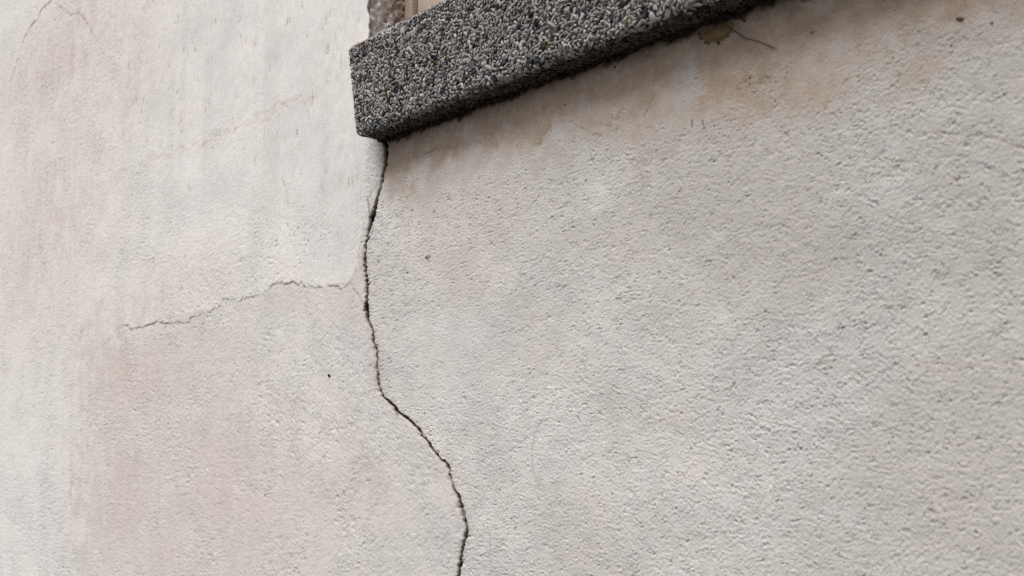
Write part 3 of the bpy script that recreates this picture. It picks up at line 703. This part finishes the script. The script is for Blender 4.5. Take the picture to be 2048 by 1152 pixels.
# ------------------------------------------------------------------ small things stuck to the wall
def tube(name, pts, rad, mat, label, cat, group=None, n=6, parent=None):
    pts = [Vector(p) for p in pts]; rings = []
    for i, p in enumerate(pts):
        t = (pts[min(i + 1, len(pts) - 1)] - pts[max(i - 1, 0)]).normalized()
        a = t.cross(Vector((0, 1, 0)));  a = a.normalized() if a.length > 1e-4 else Vector((1, 0, 0)); b = t.cross(a)
        r = rad[i] if hasattr(rad, '__len__') else rad
        rings.append([p + (a * math.cos(k * 2 * math.pi / n) + b * math.sin(k * 2 * math.pi / n)) * r for k in range(n)])
    v = [x for rr_ in rings for x in rr_]; f = []
    for i in range(len(pts) - 1):
        for k in range(n): f.append((i * n + k, i * n + (k + 1) % n, (i + 1) * n + (k + 1) % n, (i + 1) * n + k))
    f += [tuple(range(n))[::-1], tuple((len(pts) - 1) * n + k for k in range(n))]
    me = bpy.data.meshes.new(name); me.from_pydata(v, [], f); o = link(name, me, mat, parent)
    if label: tag(o, label, cat, group)
    return o
def wall_y(p):
    h = wall_fields(np.array([p[0]]), np.array([p[2]]))[0]; return -float(h[0])
def path(px, lift):
    out = []
    for i, q in enumerate(px):
        p = at(*q); y = wall_y(p); l_ = lift[i] if hasattr(lift, '__len__') else lift
        out.append((p[0], y - l_, p[2]))
    return out
tube('dry_stem', path([(1447,47),(1458,54),(1470,61),(1482,69),(1494,77.5),(1506,80),(1518,83),(1530,88),(1543,93.5),(1555,98)], [0.002,0.003,0.0035,0.003,0.002,0.0007,0.0005,0.0007,0.001,0.0016]),
     [0.0003,0.00042,0.00048,0.00045,0.0004,0.00026,0.00024,0.00026,0.0003,0.0003], MAT_ROOT, 'dry dark plant stem sticking out of the damp joint under the sill', 'stem')
tube('tendril', path([(1470,38),(1477,35.5),(1484,36.5),(1489,42),(1493,41)], 0.0008), [0.00025,0.0004,0.0005,0.0006,0.0003], MAT_DARK, 'tiny dark hooked tendril just above the dry stem by the sill', 'tendril')
tube('rootlet', path([(1087,836),(1080,848),(1070,868),(1066,885),(1063,905),(1064,925),(1067,940),(1072,955),(1077,965),(1081,967)], 0.0003), 0.00008, MAT_REDROOT, 'fine reddish rootlet hanging on the grainy render right of the crack', 'rootlet')
tube('rootlet', path([(1310,184),(1304,198),(1297,214),(1291,226),(1287,233)], 0.0004), 0.00011, MAT_PALEROOT, 'short straight pale bristle stuck to the render below the damp sill', 'rootlet')
tube('fibre', path([(912,920),(922,938),(933,958),(941,980),(948,1000),(952,1020)], 0.0003), 0.00008, MAT_PALEROOT, 'thin pale thread slanting beside the lower bend of the crack', 'fibre')
tube('fibre', path([(983,1056),(981,1080),(982,1110),(984,1140),(985,1170)], 0.0003), 0.00008, MAT_PALEROOT, 'thin upright pale thread right of the bottom of the crack', 'fibre')
tube('fibre', path([(1488,154),(1481,160),(1476,170),(1474,180)], 0.0003), 0.00009, MAT_PALEROOT, 'short curved thread beside the round dark spot under the sill', 'fibre')
tube('fibre', path([(1385,238),(1386,246),(1383,253)], 0.0006), 0.0002, MAT_ROOT, 'short brown bristle, left of a pair on the grainy render', 'fibre')
tube('fibre', path([(1405,238),(1407,247),(1410,256)], 0.0006), 0.00024, MAT_ROOT, 'short dark bristle, right of a pair on the grainy render', 'fibre')
# curled bit: a v of two legs
bm_pts = path([(861,509),(856,512),(851,514),(856,515.5),(859,517)], [0.0012,0.0008,0.0006,0.0008,0.001])
tube('seed_husk', bm_pts, [0.0002,0.0003,0.00055,0.0003,0.0002], MAT_DARK, 'tiny dark forked husk on smooth render right of the crack', 'husk')
def crumb(name, px, py, r, mat, label, cat, sq=(1, 0.6, 1), seed=0, lift=0.0, group=None):
    bm = bmesh.new(); bmesh.ops.create_icosphere(bm, subdivisions=2, radius=1.0); q = np.random.default_rng(seed)
    ds = [(Vector(q.normal(size=3)).normalized(), q.uniform(0.5, 0.9)) for _ in range(7)]
    for v in bm.verts:
        for d, c in ds:
            k = v.co.dot(d)
            if k > c: v.co -= d * (k - c) * 0.9
        v.co = Vector((v.co.x * sq[0], v.co.y * sq[1], v.co.z * sq[2])) * r
    o = bm_obj(name, bm, mat, None, True); p = at(px, py); o.location = (p[0], wall_y(p) - lift - r * sq[1] * 0.2, p[2])
    return tag(o, label, cat, group)
crumb('dirt_crumb', 658, 751, 0.0020, MAT_DARK, 'small black crumb stuck on the render left of the crack', 'crumb', (1.25, 0.7, 0.9), 1)
crumb('dirt_crumb', 1500, 156, 0.0010, MAT_ROOT, 'round dark spot of dirt on the damp render below the dry stem', 'crumb', (1.1, 0.6, 1), 2)
crumb('dirt_crumb', 1131, 209, 0.0008, MAT_ROOT, 'tiny brown dot on the stained render under the middle of the sill', 'crumb', (1.2, 0.6, 1), 3)
crumb('dirt_crumb', 1229, 134, 0.0013, MAT_DARK, 'small black speck hugging the joint under the sill', 'crumb', (0.7, 0.5, 1.2), 4)
crumb('dirt_crumb', 1903, 91, 0.0007, MAT_DARK, 'lone dark dot on pale render at the far upper right', 'crumb', (1, 0.6, 1), 6)
crumb('dirt_crumb', 1984, 47, 0.0008, MAT_DARK, 'dark dot near the right edge level with the beetle', 'crumb', (1.2, 0.6, 1), 7)
crumb('dirt_crumb', 625, 826, 0.0008, MAT_DARK, 'tiny dark dot on render below the black crumb', 'crumb', (1, 0.6, 1), 8)
crumb('dirt_crumb', 850, 826, 0.0007, MAT_DARK, 'tiny dark dot beside the diagonal stretch of the crack', 'crumb', (1, 0.6, 1), 9)
crumb('dirt_crumb', 816, 545, 0.0009, MAT_DARK, 'tiny dark dot below the forked husk', 'crumb', (1.3, 0.6, 1), 10)
# beetle-like dark bit at upper right
bt = tag(empty('beetle', tuple(at(1921, 39))), 'small dark beetle sitting on pale render at the upper right', 'beetle')
p = at(1921, 39); yb = wall_y(p)
def blobm(name, c, rx, ry, rz, rot, mat, parent):
    bm = bmesh.new(); bmesh.ops.create_icosphere(bm, subdivisions=2, radius=1.0)
    mt = Matrix.Translation(c) @ Matrix.Rotation(rot, 4, 'Y') @ Matrix.Diagonal((rx, ry, rz, 1)); bm.transform(mt); return bm_obj(name, bm, mat, parent, True)
blobm('abdomen', Vector((p[0] + 0.0005, yb - 0.0007, p[2] - 0.0001)), 0.0017, 0.0007, 0.0008, 0.35, MAT_ROOT, bt)
blobm('head', Vector((p[0] - 0.0014, yb - 0.0006, p[2] + 0.0008)), 0.0007, 0.0005, 0.0007, 0.3, MAT_DARK, bt)
for k in range(3):
    a = Vector((p[0] - 0.0006 + k * 0.0009, yb - 0.0006, p[2] + 0.0004 - k * 0.0003))
    for s_ in (-1, 1): tube('leg', [a, a + Vector((0.0002 * (k - 1), 0.0, s_ * 0.0010)), a + Vector((0.0005 * (k - 1), 0.0004, s_ * 0.0016))], 0.0001, MAT_DARK, None, None, parent=bt, n=4).matrix_parent_inverse
# ochre scab of dried sap with black drops along its lower rim
scab = tag(empty('ochre_scab', tuple(at(1430, 72))), 'ochre brown crust with blackened rim under the sill left of the dry stem', 'crust')
out = [(1397,64),(1403,74),(1408,80),(1416,84),(1426,85),(1438,84),(1449,79),(1458,72),(1463,62),(1470,50),(1466,42),(1448,45),(1425,53),(1404,60)]
bm = bmesh.new(); rim = []; top = []
cxy = at(1430, 70); yc = wall_y(cxy)
for q in out:
    a = at(*q); rim.append(bm.verts.new((a[0], wall_y(a) + 0.0004, a[2]))); top.append(bm.verts.new((cxy[0] + (a[0] - cxy[0]) * 0.9, wall_y(a) - 0.0008, cxy[2] + (a[2] - cxy[2]) * 0.9)))
ctr = bm.verts.new((cxy[0], yc - 0.0011, cxy[2]))
for i in range(len(out)):
    j = (i + 1) % len(out); bm.faces.new((rim[i], rim[j], top[j], top[i])); bm.faces.new((top[i], top[j], ctr))
bmesh.ops.recalc_face_normals(bm, faces=bm.faces); bm_obj('crust', bm, MAT_SCAB, scab, True)
for k, (qx, qy, r) in enumerate([(1403,77,.0010),(1398,68,.0008),(1412,85,.0010),(1418,87,.0009),(1437,86,.0012),(1456,72,.0008),(1399,73,.0007)]):
    a = at(qx, qy); blobm('drop', Vector((a[0], wall_y(a) - 0.0004, a[2])), r, r * 0.6, r, 0, MAT_DARK, scab)
# web wad in the crack
a = at(925, 1027); w_ = tag(bpy.data.objects.new('web_wad', None), 'grey wad of cobweb plugging the crack near its lower end', 'cobweb'); COL.objects.link(w_); w_.location = (a[0], 0.002, a[2])
for k in range(5):
    q = np.random.default_rng(k); blobm('web_lump', Vector((a[0] + q.normal(0, 0.0003), 0.0022 + 0.001 * q.random(), a[2] + 0.004 * (k - 2) / 2)), 0.0011, 0.0012, 0.0022, 0.2, MAT_WEB, w_)
# flecks wedged under the sill
def fleck(x_px, y_px, mat, label, r, seed):
    p = at(x_px, y_px, -0.012); bm = bmesh.new(); bmesh.ops.create_icosphere(bm, subdivisions=2, radius=r)
    q = np.random.default_rng(seed)
    for v in bm.verts: v.co = Vector((v.co.x * 1.7, v.co.y * 0.8, v.co.z * 0.6)) * (1 + 0.12 * q.normal())
    o = bm_obj('rust_fleck', bm, mat, None, True); o.location = (p[0], p[1], SILL_B - r * 0.3); return tag(o, label, 'fleck')
fleck(1129, 131, MAT_RUST, 'orange rusty fleck on the dark underside of the sill', 0.0018, 5)
fleck(1288, 84, MAT_RUST, 'dull red fleck in the black joint under the sill, right of the orange one', 0.0014, 6)
